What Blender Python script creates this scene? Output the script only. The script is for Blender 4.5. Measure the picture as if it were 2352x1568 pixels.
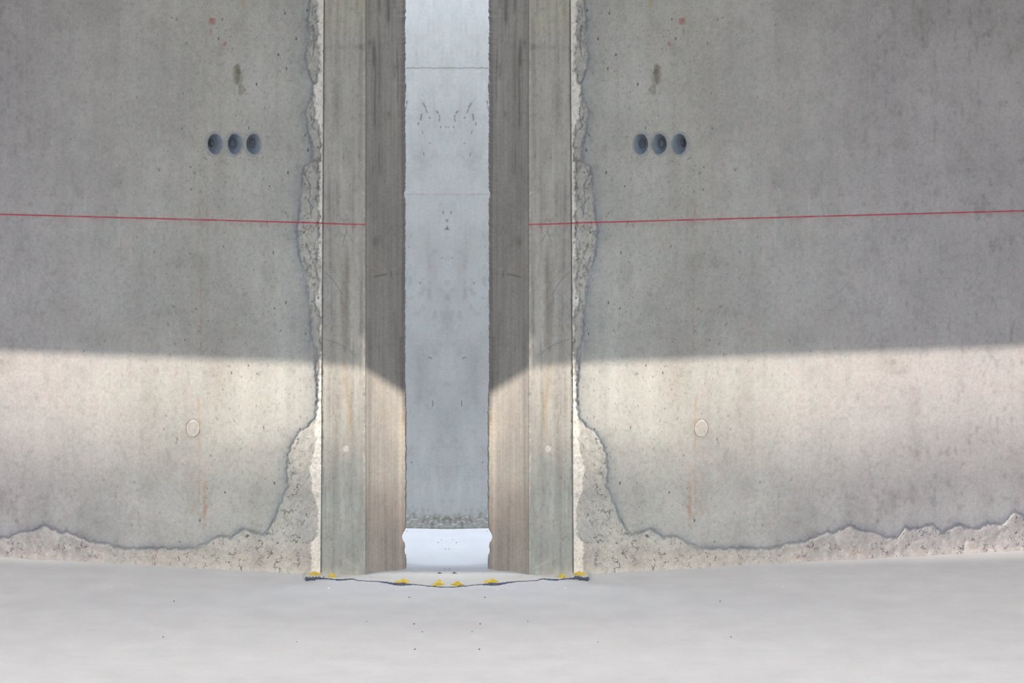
import bpy, bmesh, math, random
import numpy as np
from mathutils import Vector

# ------------------------------------------------------------------ start clean
for o in list(bpy.data.objects):
    bpy.data.objects.remove(o)
scn = bpy.context.scene
COL = scn.collection
rnd = random.Random(7)

# ------------------------------------------------------------------ camera
F = 6400.0          # focal length in pixels of the 2352 px frame
AX, HOR = 1027.0, -270.0   # optical axis column, horizon row
CH, CD = 1.985, 8.0        # camera height and distance to the joint of the wall
cam = bpy.data.cameras.new('camera')
cam.sensor_width = 36.0
cam.lens = 36.0 * F / 2352
cam.shift_x = (1176 - AX) / 2352
cam.shift_y = -(784 - HOR) / 2352
cam.clip_end = 500
camo = bpy.data.objects.new('camera', cam)
COL.objects.link(camo)
camo.location = (0, -CD, CH)
camo.rotation_euler = (math.pi / 2, 0, 0)
scn.camera = camo

# ------------------------------------------------------------------ light
SUN_AZ, SUN_EL = math.radians(76), math.radians(25)
SUN_E = 7.7
SKY_E = 0.91
w = bpy.data.worlds.new('sky')
scn.world = w
w.use_nodes = True
nt = w.node_tree
nt.nodes.clear()
wo = nt.nodes.new('ShaderNodeOutputWorld')
bg = nt.nodes.new('ShaderNodeBackground')
tcw = nt.nodes.new('ShaderNodeTexCoord')
sep = nt.nodes.new('ShaderNodeSeparateXYZ')
rmp = nt.nodes.new('ShaderNodeValToRGB')
rmp.color_ramp.elements[0].position = 0.0
rmp.color_ramp.elements[0].color = (0.93, 0.91, 0.87, 1)
rmp.color_ramp.elements[1].position = 1.0
rmp.color_ramp.elements[1].color = (0.80, 0.92, 1.15, 1)
nt.links.new(tcw.outputs['Generated'], sep.inputs[0])
nt.links.new(sep.outputs['Z'], rmp.inputs[0])
nt.links.new(rmp.outputs[0], bg.inputs[0])
bg.inputs[1].default_value = SKY_E
nt.links.new(bg.outputs[0], wo.inputs[0])


def add_sun(name, sx):
    l = bpy.data.lights.new(name, 'SUN')
    l.energy = SUN_E
    l.angle = math.radians(0.38)
    l.color = (1.0, 0.87, 0.74)
    o = bpy.data.objects.new(name, l)
    COL.objects.link(o)
    o.location = (sx * 6, -6, 6)
    d = Vector((-sx * math.sin(SUN_AZ) * math.cos(SUN_EL), math.cos(SUN_AZ) * math.cos(SUN_EL), -math.sin(SUN_EL)))
    o.rotation_euler = d.to_track_quat('-Z', 'Y').to_euler()
    return o


add_sun('sun_from_right', 1)
add_sun('sun_from_left', -1)

# added area light that brightens the rear wall, standing in for daylight from above
sl = bpy.data.lights.new('daylight_fill_behind', 'AREA')
sl.shape = 'RECTANGLE'
sl.size, sl.size_y = 5.0, 0.34
sl.energy = 520
sl.color = (0.80, 0.875, 1.0)
slo = bpy.data.objects.new('daylight_fill_behind', sl)
COL.objects.link(slo)
slo.location = (0, 0.36, 4.0)

vs = scn.view_settings
vs.view_transform = 'Standard'
vs.look = 'None'
vs.gamma = 1
vs.exposure = 0.0
vs.use_curve_mapping = False

# ------------------------------------------------------------------ geometry of the place
K = 0.22            # how much the walls fall back to the sides
XJ = 0.3625
WALL_TOP = 2.12
CANOPY_Z = 2.12


def wall_y(ax):     # depth of the wall face at distance ax from the middle
    return K * (ax - XJ)


def wall_d(u):      # distance from the camera of the wall face seen at u px from the middle
    return (CD - K * XJ) / (1 - K * u / F)


def u_of(ax):       # inverse: metres from the middle to px
    return ax * F / (CD + wall_y(ax))


def y_of(z, d):
    return (CH - z) * F / d + HOR


def ground(px, py, z=0.0):
    d = (CH - z) * F / (py - HOR)
    return ((px - AX) / F * d, d - CD, z)


def on_wall(px, py):
    u = abs(px - AX)
    d = wall_d(u)
    return ((px - AX) / F * d, d - CD, CH - (py - HOR) / F * d)


# ------------------------------------------------------------------ numpy noise
def _h(ix, iy, seed):
    n = (ix.astype(np.int64) * 374761393 + iy.astype(np.int64) * 668265263 + seed * 1442695041) & 0xffffffff
    n = ((n ^ (n >> 13)) * 1274126177) & 0xffffffff
    n = (n ^ (n >> 16)) & 0xffffff
    return n / float(0xffffff)


def vn(x, y, seed=0):
    x, y = np.broadcast_arrays(np.asarray(x, float), np.asarray(y, float))
    ix, iy = np.floor(x), np.floor(y)
    fx, fy = x - ix, y - iy
    fx = fx * fx * (3 - 2 * fx)
    fy = fy * fy * (3 - 2 * fy)
    a, b = _h(ix, iy, seed), _h(ix + 1, iy, seed)
    c, d = _h(ix, iy + 1, seed), _h(ix + 1, iy + 1, seed)
    return (a * (1 - fx) + b * fx) * (1 - fy) + (c * (1 - fx) + d * fx) * fy


def fbm(x, y, seed=0, n=4):     # about -1..1
    s, a, t = 0, 1.0, 0
    for i in range(n):
        s = s + a * (vn(x * 2 ** i, y * 2 ** i, seed + i * 17) * 2 - 1)
        t += a
        a *= 0.55
    return s / t * 1.5


def sstep(a, b, x):
    t = np.clip((x - a) / (b - a), 0, 1)
    return t * t * (3 - 2 * t)


def gau(x, s):
    return np.exp(-(x / s) ** 2)


def mix(rgb, col, m):
    for i in range(3):
        rgb[i] = rgb[i] * (1 - m) + col[i] * m


def mul(rgb, col, m):
    for i in range(3):
        rgb[i] = rgb[i] * (1 - m + col[i] * m)


def stroke(u, y, pts, wid):
    """soft mask of a polyline pts drawn with half-width wid"""
    m = np.zeros_like(u)
    for (ax, ay), (bx, by) in zip(pts[:-1], pts[1:]):
        L = (bx - ax) ** 2 + (by - ay) ** 2 + 1e-9
        t = np.clip(((u - ax) * (bx - ax) + (y - ay) * (by - ay)) / L, 0, 1)
        d = np.hypot(u - ax - t * (bx - ax), y - ay - t * (by - ay))
        m = np.maximum(m, np.exp(-(d / wid) ** 2))
    return m


def loop(cx, cy, rx, ry, n=10, a0=0, a1=360):
    return [(cx + rx * math.cos(math.radians(a0 + (a1 - a0) * i / n)), cy + ry * math.sin(math.radians(a0 + (a1 - a0) * i / n))) for i in range(n + 1)]


# ------------------------------------------------------------------ object helpers
def link(o, parent=None, label=None, cat=None, group=None, kind=None):
    COL.objects.link(o)
    if parent is not None:
        o.parent = parent
        o.matrix_parent_inverse = parent.matrix_world.inverted()
    if label: o['label'] = label
    if cat: o['category'] = cat
    if group: o['group'] = group
    if kind: o['kind'] = kind
    return o


def grid_object(name, P, rgb, rough, mats, matidx=None, back=0.14, closed=False, **kw):
    """P (nz,nx,3) surface points seen from -Y. back: thickness extruded behind; closed: profile is a closed loop"""
    nz, nx = P.shape[:2]
    V = P.reshape(-1, 3)
    idx = np.arange(nz * nx).reshape(nz, nx)
    if closed:
        i2 = np.concatenate([idx, idx[:, :1]], axis=1)
    else:
        i2 = idx
    q = np.stack([i2[:-1, :-1], i2[:-1, 1:], i2[1:, 1:], i2[1:, :-1]], axis=-1)
    if matidx is None:
        mi = np.zeros(q.shape[:2], int)
    else:
        mi = np.broadcast_to(matidx, q.shape[:2])
    q = q.reshape(-1, 4)
    mi = mi.reshape(-1)
    extra = []
    C = np.stack([c.reshape(-1) for c in rgb] + [np.ones(nz * nx)], axis=1)
    R = rough.reshape(-1)
    if not closed and back:
        ring = np.concatenate([idx[0, :], idx[1:, -1], idx[-1, -2::-1], idx[-2:0:-1, 0]])
        n0 = len(V)
        flat = V[ring].copy()
        yb = flat[:, 1] + back
        flat[:, 1] = yb
        V = np.concatenate([V, flat])
        C = np.concatenate([C, C[ring]])
        R = np.concatenate([R, R[ring]])
        m = len(ring)
        a = ring; b = np.roll(ring, -1)
        c = n0 + np.roll(np.arange(m), -1); d = n0 + np.arange(m)
        q = np.concatenate([q, np.stack([b, a, d, c], axis=1)])
        mi = np.concatenate([mi, np.zeros(m, int)])
        extra.append(list(range(n0 + m - 1, n0 - 1, -1)))
    if closed:
        extra.append(list(idx[0, ::-1])); extra.append(list(idx[-1, :]))
    me = bpy.data.meshes.new(name)
    nl = len(q) * 4 + sum(len(e) for e in extra)
    me.vertices.add(len(V))
    me.vertices.foreach_set('co', V.astype(np.float32).ravel())
    me.loops.add(nl)
    li = np.concatenate([q.ravel()] + [np.array(e) for e in extra]).astype(np.int32)
    me.loops.foreach_set('vertex_index', li)
    me.polygons.add(len(q) + len(extra))
    st = list(np.arange(len(q)) * 4)
    p = len(q) * 4
    for e in extra:
        st.append(p); p += len(e)
    me.polygons.foreach_set('loop_start', np.array(st, np.int32))
    me.polygons.foreach_set('material_index', np.concatenate([mi, np.zeros(len(extra), int)]).astype(np.int32))
    sm = np.ones(len(st), bool)
    sm[len(q):] = False
    me.polygons.foreach_set('use_smooth', sm)
    me.update(calc_edges=True)
    at = me.attributes.new('tint', 'FLOAT_COLOR', 'POINT')
    at.data.foreach_set('color', np.clip(C, 0, 1).astype(np.float32).ravel())
    ar = me.attributes.new('rough', 'FLOAT', 'POINT')
    ar.data.foreach_set('value', np.clip(R, 0, 1).astype(np.float32))
    for m_ in mats:
        me.materials.append(m_)
    me.validate()
    return link(bpy.data.objects.new(name, me), **kw)


def bm_object(name, bm, mat, smooth=True, **kw):
    me = bpy.data.meshes.new(name)
    bmesh.ops.recalc_face_normals(bm, faces=bm.faces)
    bm.to_mesh(me)
    bm.free()
    for p in me.polygons:
        p.use_smooth = smooth
    me.materials.append(mat)
    return link(bpy.data.objects.new(name, me), **kw)


def lathe_bm(profile, cx, cy, cz, n=48, ex=1.0, wob=0.0, seed=0):
    """profile: (radius, depth, shift x). Rings in the XZ plane, depth along +Y. ex squeezes x."""
    bm = bmesh.new()
    rings = []
    for (r, dy, sx) in profile:
        ring = []
        for i in range(n):
            a = 2 * math.pi * i / n
            k = 1 + wob * (math.sin(3 * a + seed) + 0.6 * math.sin(5 * a + 2 * seed) + 0.5 * math.sin(9 * a + seed))
            ring.append(bm.verts.new((cx + sx + r * k * ex * math.cos(a), cy + dy, cz + r * k * math.sin(a))))
        rings.append(ring)
    for a, b in zip(rings[:-1], rings[1:]):
        for i in range(n):
            bm.faces.new((a[i], a[(i + 1) % n], b[(i + 1) % n], b[i]))
    return bm, rings


# ------------------------------------------------------------------ materials
def N(nt, t, **kw):
    n = nt.nodes.new(t)
    for k, v in kw.items():
        setattr(n, k, v)
    return n


def M(nt, op, a, b=None, clamp=False):
    n = nt.nodes.new('ShaderNodeMath')
    n.operation = op
    n.use_clamp = clamp
    for i, v in enumerate((a, b)):
        if v is None: continue
        if isinstance(v, (int, float)): n.inputs[i].default_value = v
        else: nt.links.new(v, n.inputs[i])
    return n.outputs[0]


def MR(nt, v, a, b, c, d, smooth=True):
    n = nt.nodes.new('ShaderNodeMapRange')
    n.interpolation_type = 'SMOOTHSTEP' if smooth else 'LINEAR'
    nt.links.new(v, n.inputs['Value'])
    for k, x in zip(('From Min', 'From Max', 'To Min', 'To Max'), (a, b, c, d)):
        n.inputs[k].default_value = x
    return n.outputs['Result']


def noise(nt, vec, scale, detail=4, rough=0.55, dist=0.0):
    n = nt.nodes.new('ShaderNodeTexNoise')
    nt.links.new(vec, n.inputs['Vector'])
    n.inputs['Scale'].default_value = scale
    n.inputs['Detail'].default_value = detail
    n.inputs['Roughness'].default_value = rough
    n.inputs['Distortion'].default_value = dist
    return n.outputs['Fac']


def mixc(nt, fac, a, b, mode='MIX'):
    n = nt.nodes.new('ShaderNodeMix')
    n.data_type = 'RGBA'
    n.blend_type = mode
    for k, v in ((0, fac), (6, a), (7, b)):
        if isinstance(v, (int, float)): n.inputs[k].default_value = v
        elif isinstance(v, tuple): n.inputs[k].default_value = (*v, 1)
        else: nt.links.new(v, n.inputs[k])
    return n.outputs[2]


def concrete(name, pits=1.0, grain=0.20, streak=0.025, cracks=True, red=None, red_z=1.0075, bump=0.25, flat=False, base=None, rgh=0.85, spec=0.3):
    m = bpy.data.materials.new(name)
    m.use_nodes = True
    nt = m.node_tree
    nt.nodes.clear()
    out = N(nt, 'ShaderNodeOutputMaterial')
    bs = N(nt, 'ShaderNodeBsdfPrincipled')
    nt.links.new(bs.outputs[0], out.inputs[0])
    bs.inputs['Roughness'].default_value = rgh
    bs.inputs['Specular IOR Level'].default_value = spec
    tc = N(nt, 'ShaderNodeTexCoord')
    sp = N(nt, 'ShaderNodeSeparateXYZ')
    nt.links.new(tc.outputs['Object'], sp.inputs[0])
    ax = M(nt, 'ABSOLUTE', sp.outputs[0])
    cb = N(nt, 'ShaderNodeCombineXYZ')      # the cast pattern repeats, mirrored, on both sides of the gap
    nt.links.new(ax, cb.inputs[0])
    if flat: nt.links.new(sp.outputs[1], cb.inputs[1])
    nt.links.new(sp.outputs[2], cb.inputs[2])
    vec = cb.outputs[0]
    if base is None:
        at = N(nt, 'ShaderNodeAttribute', attribute_name='tint')
        col = at.outputs['Color']
        ar = N(nt, 'ShaderNodeAttribute', attribute_name='rough')
        rough = ar.outputs['Fac']
    else:
        rg = N(nt, 'ShaderNodeRGB')
        rg.outputs[0].default_value = (*base, 1)
        col = rg.outputs[0]
        rough = None
    # cloudiness, vertical formwork streaks, grain
    n1 = noise(nt, vec, 9, 5, 0.6)
    mp = N(nt, 'ShaderNodeMapping')
    mp.inputs['Scale'].default_value = (43, 43, 2.0) if not flat else (3, 14, 1)
    nt.links.new(vec, mp.inputs[0])
    n2 = noise(nt, mp.outputs[0], 1.0, 5, 0.6)
    n3 = noise(nt, vec, 420, 3, 0.7)
    n4 = noise(nt, vec, 110, 3, 0.6)
    v = MR(nt, n1, 0.3, 0.7, 0.95, 1.05, False)
    v = M(nt, 'MULTIPLY', v, MR(nt, n2, 0.3, 0.7, 1 - streak, 1 + streak, False))
    v = M(nt, 'MULTIPLY', v, MR(nt, n3, 0.25, 0.75, 1 - grain, 1 + grain, False))
    v = M(nt, 'MULTIPLY', v, MR(nt, n4, 0.3, 0.7, 1 - grain * 0.40, 1 + grain * 0.40, False))
    n6 = noise(nt, vec, 240, 4, 0.75)
    v = M(nt, 'MULTIPLY', v, M(nt, 'SUBTRACT', 1.0, M(nt, 'MULTIPLY', MR(nt, n6, 0.58, 0.72, 0, 1), grain * 0.9)))
    height = M(nt, 'ADD', M(nt, 'MULTIPLY', n3, 0.35), M(nt, 'MULTIPLY', n4, 0.5))
    if pits > 0:
        for sc, rad, thr, dep in ((70, 0.13, 0.78, 0.6), (150, 0.17, 0.68, 0.38), (260, 0.2, 0.66, 0.28)):
            mp2 = N(nt, 'ShaderNodeMapping')
            mp2.inputs['Scale'].default_value = (sc, sc, sc * 0.5)
            mp2.inputs['Rotation'].default_value = (0, 0.35, 0)
            nt.links.new(vec, mp2.inputs[0])
            vo = N(nt, 'ShaderNodeTexVoronoi')
            vo.inputs['Scale'].default_value = 1.0
            nt.links.new(mp2.outputs[0], vo.inputs['Vector'])
            sc3 = N(nt, 'ShaderNodeSeparateColor')
            nt.links.new(vo.outputs['Color'], sc3.inputs[0])
            dd = M(nt, 'ADD', vo.outputs['Distance'], M(nt, 'MULTIPLY', M(nt, 'SUBTRACT', n4, 0.5), 0.25))
            rad_n = M(nt, 'MULTIPLY', sc3.outputs[1], rad * 1.3)
            inside = M(nt, 'SUBTRACT', 1.0, MR(nt, M(nt, 'SUBTRACT', dd, rad_n), -0.04, 0.05, 0, 1))
            sel = MR(nt, M(nt, 'ADD', sc3.outputs[0], M(nt, 'MULTIPLY', M(nt, 'SUBTRACT', n1, 0.5), 0.7)), thr, thr + 0.02, 0, 1)
            # fewer blow holes far away from the joint
            far = MR(nt, ax, 0.55, 1.1, 1.0, 0.18)
            pm = M(nt, 'MULTIPLY', M(nt, 'MULTIPLY', inside, sel), far)
            pm = M(nt, 'MULTIPLY', pm, pits)
            v = M(nt, 'MULTIPLY', v, M(nt, 'SUBTRACT', 1.0, M(nt, 'MULTIPLY', pm, dep)))
            height = M(nt, 'SUBTRACT', height, M(nt, 'MULTIPLY', pm, 0.8))
    if cracks and rough is not None:
        mp3 = N(nt, 'ShaderNodeVectorMath', operation='ADD')
        nn = N(nt, 'ShaderNodeTexNoise')
        nn.inputs['Scale'].default_value = 55
        nn.inputs['Detail'].default_value = 4
        nt.links.new(vec, nn.inputs['Vector'])
        sc2 = N(nt, 'ShaderNodeVectorMath', operation='SCALE')
        sc2.inputs['Scale'].default_value = 0.03
        nt.links.new(nn.outputs['Color'], sc2.inputs[0])
        nt.links.new(vec, mp3.inputs[0]); nt.links.new(sc2.outputs[0], mp3.inputs[1])
        vo = N(nt, 'ShaderNodeTexVoronoi', feature='DISTANCE_TO_EDGE')
        vo.inputs['Scale'].default_value = 50
        nt.links.new(mp3.outputs[0], vo.inputs['Vector'])
        brk = noise(nt, vec, 38, 3, 0.6)
        cr = M(nt, 'MULTIPLY', M(nt, 'SUBTRACT', 1.0, MR(nt, vo.outputs['Distance'], 0.012, 0.075, 0, 1)), MR(nt, brk, 0.50, 0.60, 0, 1))
        cr = M(nt, 'MULTIPLY', cr, rough)
        v = M(nt, 'MULTIPLY', v, M(nt, 'SUBTRACT', 1.0, M(nt, 'MULTIPLY', cr, 0.72)))
        height = M(nt, 'SUBTRACT', height, M(nt, 'MULTIPLY', cr, 1.2))
        nr = noise(nt, vec, 170, 4, 0.65)
        height = M(nt, 'ADD', height, M(nt, 'MULTIPLY', M(nt, 'MULTIPLY', rough, nr), 0.7))
        v = M(nt, 'MULTIPLY', v, M(nt, 'ADD', 1.0, M(nt, 'MULTIPLY', rough, MR(nt, nr, 0.3, 0.7, -0.09, 0.07, False))))
    vc = N(nt, 'ShaderNodeCombineColor')
    for i in range(3): nt.links.new(v, vc.inputs[i])
    col = mixc(nt, 1.0, col, vc.outputs[0], 'MULTIPLY')
    # faint warm / cool blotches of the cement skin
    n5 = noise(nt, vec, 22, 5, 0.65)
    hue = mixc(nt, MR(nt, n5, 0.35, 0.65, 0, 1, False), (0.975, 1.005, 1.005), (1.025, 0.995, 0.985))
    col = mixc(nt, 1.0, col, hue, 'MULTIPLY')
    if red:
        a, wd, halo = red
        zz = M(nt, 'SUBTRACT', sp.outputs[2], red_z)
        az = M(nt, 'ABSOLUTE', zz)
        mpr = N(nt, 'ShaderNodeMapping')
        mpr.inputs['Scale'].default_value = (30, 1, 90)
        nt.links.new(vec, mpr.inputs[0])
        nrd = noise(nt, mpr.outputs[0], 1.0, 4, 0.7)
        wv = M(nt, 'ADD', az, M(nt, 'MULTIPLY', M(nt, 'SUBTRACT', nrd, 0.5), wd * 0.9))
        line = M(nt, 'MULTIPLY', MR(nt, wv, wd * 0.45, wd * 1.2, 1, 0), a)
        brkr = MR(nt, noise(nt, vec, 14, 4, 0.7), 0.3, 0.55, 0.72, 1.0)
        line = M(nt, 'MULTIPLY', line, brkr)
        dn = M(nt, 'SUBTRACT', 1.0, M(nt, 'MULTIPLY', M(nt, 'GREATER_THAN', zz, 0.0), 0.6))
        hl = M(nt, 'MULTIPLY', M(nt, 'MULTIPLY', MR(nt, az, 0.001, 0.022, halo, 0), MR(nt, n3, 0.42, 0.62, 0, 1)), dn)
        hl = M(nt, 'MULTIPLY', hl, MR(nt, noise(nt, vec, 20, 3, 0.6), 0.42, 0.62, 0.1, 1))
        col = mixc(nt, M(nt, 'MAXIMUM', line, hl), col, (0.47, 0.055, 0.085))
    nt.links.new(col, bs.inputs['Base Color'])
    bp = N(nt, 'ShaderNodeBump')
    bp.inputs['Strength'].default_value = bump
    bp.inputs['Distance'].default_value = 0.0022
    nt.links.new(height, bp.inputs['Height'])
    nt.links.new(bp.outputs[0], bs.inputs['Normal'])
    return m


def simple(name, col, rough=0.6, var=0.15, scale=120, spec=0.4, bump=0.2):
    m = bpy.data.materials.new(name)
    m.use_nodes = True
    nt = m.node_tree
    bs = nt.nodes['Principled BSDF']
    tc = N(nt, 'ShaderNodeTexCoord')
    n = noise(nt, tc.outputs['Object'], scale, 4, 0.6)
    a = tuple(max(0, c * (1 - var)) for c in col); b = tuple(min(1, c * (1 + var)) for c in col)
    c = mixc(nt, MR(nt, n, 0.3, 0.7, 0, 1, False), a, b)
    nt.links.new(c, bs.inputs['Base Color'])
    bs.inputs['Roughness'].default_value = rough
    bs.inputs['Specular IOR Level'].default_value = spec
    bp = N(nt, 'ShaderNodeBump')
    bp.inputs['Strength'].default_value = bump
    bp.inputs['Distance'].default_value = 0.002
    nt.links.new(n, bp.inputs['Height'])
    nt.links.new(bp.outputs[0], bs.inputs['Normal'])
    return m


M_WALL = concrete('cast_concrete', pits=1.0, red=(0.9, 0.0026, 0.55), bump=0.22)
M_JAMB = concrete('jamb_concrete', pits=0.35, streak=0.035, red=(0.85, 0.0026, 0.6), red_z=1.0065, cracks=False, bump=0.2)
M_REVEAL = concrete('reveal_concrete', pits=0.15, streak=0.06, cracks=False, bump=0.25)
M_REAR = concrete('rear_concrete', pits=0.12, streak=0.025, grain=0.13, red=(0.30, 0.0013, 0.0), red_z=1.0266, cracks=True, bump=0.12)
M_FLOOR = concrete('floor_screed', pits=0.0, streak=0.03, grain=0.05, cracks=False, flat=True, base=(0.495, 0.51, 0.53), bump=0.06, rgh=0.9, spec=0.15)
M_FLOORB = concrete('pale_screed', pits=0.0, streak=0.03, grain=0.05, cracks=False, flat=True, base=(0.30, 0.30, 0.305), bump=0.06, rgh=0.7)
M_YARD = concrete('dark_bounce_ground', pits=0.0, cracks=False, flat=True, base=(0.12, 0.12, 0.12), bump=0.3)
M_SILL = concrete('threshold_mortar', pits=0.0, streak=0.04, grain=0.08, cracks=False, flat=True, base=(0.49, 0.49, 0.475), bump=0.3)
M_PLAIN = concrete('plain_concrete', pits=0.0, cracks=False, base=(0.42, 0.42, 0.41))
M_PLUG = simple('plug_mortar', (0.485, 0.47, 0.435), 0.9, 0.10, 160, 0.2, 0.5)
M_PATCH = simple('pale_filler', (0.60, 0.58, 0.55), 0.9, 0.08, 200, 0.2, 0.3)
M_SOCK = simple('blue_grey_plastic', (0.33, 0.385, 0.46), 0.35, 0.12, 60, 0.5, 0.05)
M_SOCKRIM = simple('dusty_plastic_rim', (0.40, 0.42, 0.42), 0.6, 0.18, 150, 0.4, 0.3)
M_KNOB = simple('plastic_stub', (0.20, 0.22, 0.26), 0.45, 0.2, 120, 0.4, 0.2)
M_FOAM = simple('yellow_foam', (0.62, 0.46, 0.08), 0.85, 0.28, 220, 0.2, 0.8)
M_MEMB = simple('blue_black_membrane', (0.075, 0.09, 0.135), 0.7, 0.5, 160, 0.3, 0.9)
M_CHIPW = simple('white_chip', (0.78, 0.77, 0.74), 0.8, 0.1, 300)
M_CHIPD = simple('dark_grit', (0.16, 0.13, 0.11), 0.8, 0.3, 300)
M_GRNCHIP = simple('dark_green_chip', (0.10, 0.12, 0.09), 0.8, 0.3, 300)
M_CRUMB = simple('pinkish_crumb', (0.55, 0.48, 0.45), 0.9, 0.25, 200, 0.2, 0.8)

# ------------------------------------------------------------------ big surroundings
def slab(name, poly, z0, z1, mat, **kw):
    bm = bmesh.new()
    a = [bm.verts.new((x, y, z0)) for x, y in poly]
    b = [bm.verts.new((x, y, z1)) for x, y in poly]
    n = len(poly)
    bm.faces.new(a[::-1]); bm.faces.new(b)
    for i in range(n):
        bm.faces.new((a[i], a[(i + 1) % n], b[(i + 1) % n], b[i]))
    return bm_object(name, bm, mat, smooth=False, **kw)


Z_SH = 0.603


def lit_top(x):
    """height of the upper limit of the sunlight that comes from the right (targets left to right) -> (y, z)"""
    if x <= -0.236:
        return wall_y(-x), Z_SH - 0.007 * (1 - min(1, (-x - 0.236) / 0.12))
    if x <= -0.12:
        t = (x + 0.236) / 0.116
        return -0.028 + t * 0.093, 0.596 + t * (0.500 - 0.596)
    if x <= 0.236:
        t = (x + 0.12) / 0.356
        return 0.065 - t * 0.093, 0.500 + t * 0.096
    return wall_y(x), Z_SH - 0.007 * (1 - min(1, (x - 0.236) / 0.12))


def edge_points(H, ztarget=None, xs=None):
    pts = []
    for x in xs:
        y, z = lit_top(x)
        if ztarget is not None: z = ztarget; y = wall_y(abs(x)) if abs(x) > .2 else 0
        s = (H - z) / math.tan(SUN_EL)
        pts.append((x + s * math.sin(SUN_AZ), y - s * math.cos(SUN_AZ)))
    return pts


XS = [-2.4, -1.2, -0.5, -0.36, -0.236, -0.178, -0.12, 0.236, 0.36, 0.6, 1.2, 2.4, 4.8]
ep = edge_points(CANOPY_Z, None, XS)
front = [(-x, y) for x, y in reversed(ep)] + ep
canopy_poly = [(0, 0.08), (-0.36, 0.08), (-8.5, wall_y(8.5) + 0.09)] + [(-8.5, front[0][1])] + front + [(8.5, front[-1][1]), (8.5, wall_y(8.5) + 0.09), (0.36, 0.08)]
slab('shade_canopy', [(x, y) for x, y in canopy_poly], CANOPY_Z, CANOPY_Z + 0.45, M_PLAIN, kind='structure')  # unseen canopy, added; front outline shaped to cast the wall's shadow edge

H2 = 14.7
LOUVRE = 0.765
e2 = edge_points(H2, 0.30, [-4.0, 0.0, 4.0])
e2[0] = (e2[0][0], e2[1][1] + 0.35)
for sgn, nm in ((1, 'sun_screen_right'), (-1, 'sun_screen_left')):
    # unseen screen of horizontal blades, added to thin and soften the low sun
    pl = [(e2[0][0] - 9.0, e2[0][1] - 0.1), e2[0], e2[1], e2[2], (e2[2][0] + 9, e2[2][1] + 1)]
    bm = bmesh.new()
    zt = H2
    pitch = 0.11
    while zt > 0.3:
        for (xa, ya), (xb, yb) in zip(pl[:-1], pl[1:]):
            vv = [bm.verts.new((sgn * x, y + dy, z)) for z in (zt - pitch * (0.55 + (LOUVRE - 0.55) * max(0.0, 1 - (H2 - zt) / 2.6)), zt) for x, y, dy in ((xa, ya, 0), (xb, yb, 0), (xb, yb, -0.004), (xa, ya, -0.004))]
            for f in ((0, 1, 2, 3), (4, 5, 6, 7), (0, 1, 5, 4), (1, 2, 6, 5), (2, 3, 7, 6), (3, 0, 4, 7)):
                bm.faces.new([vv[i] for i in f])
        zt -= pitch
    bm_object(nm, bm, M_PLAIN, smooth=False, kind='structure')

# floors: one in front of the wall, a paler one behind the gap
def plane(name, x0, x1, y0, y1, z, mat, **kw):
    return slab(name, [(x0, y0), (x1, y0), (x1, y1), (x0, y1)], z - 0.2, z, mat, **kw)


# ------------------------------------------------------------------ wall panels
VY = [0, 64, 105, 134, 150, 166, 191, 223, 252, 271, 303, 335, 373, 383, 415, 446, 500, 514, 562, 600, 641, 689, 769, 826, 900, 932, 957, 977, 992, 1008, 1043, 1091, 1117, 1155, 1187, 1215, 1228, 1500]
VX = [713, 709, 707, 704, 705, 710, 718, 720, 702, 705, 710, 718, 718, 699, 696, 692, 689, 684, 686, 692, 705, 710, 718, 727, 731, 729, 726, 712, 690, 680, 664, 661, 664, 648, 635, 619, 607, 607]
VU = [1027 - x for x in VX]
HP = [(0, 1228), (400, 1228), (417, 1229), (438, 1228), (462, 1219), (476, 1220), (497, 1238), (524, 1234), (551, 1250), (581, 1262), (610, 1263), (643, 1262), (691, 1262), (729, 1262), (759, 1259), (780, 1249), (813, 1247), (837, 1238), (860, 1229), (875, 1222), (887, 1225), (926, 1207), (941, 1217), (967, 1223), (989, 1227), (1011, 1238), (1033, 1236), (1051, 1214), (1078, 1218), (1114, 1205), (1136, 1225), (1172, 1207), (1212, 1218), (1239, 1205), (1275, 1205), (1302, 1176), (1325, 1187), (1420, 1190), (1600, 1170), (4000, 1170)]
HU = [p[0] for p in HP]; HY = [p[1] for p in HP]


def joint_x(z):     # the joint between jamb and wall panel leans a little
    return 0.3625 - 0.0095 * np.clip(z / 1.64, 0, 1.2)


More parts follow.
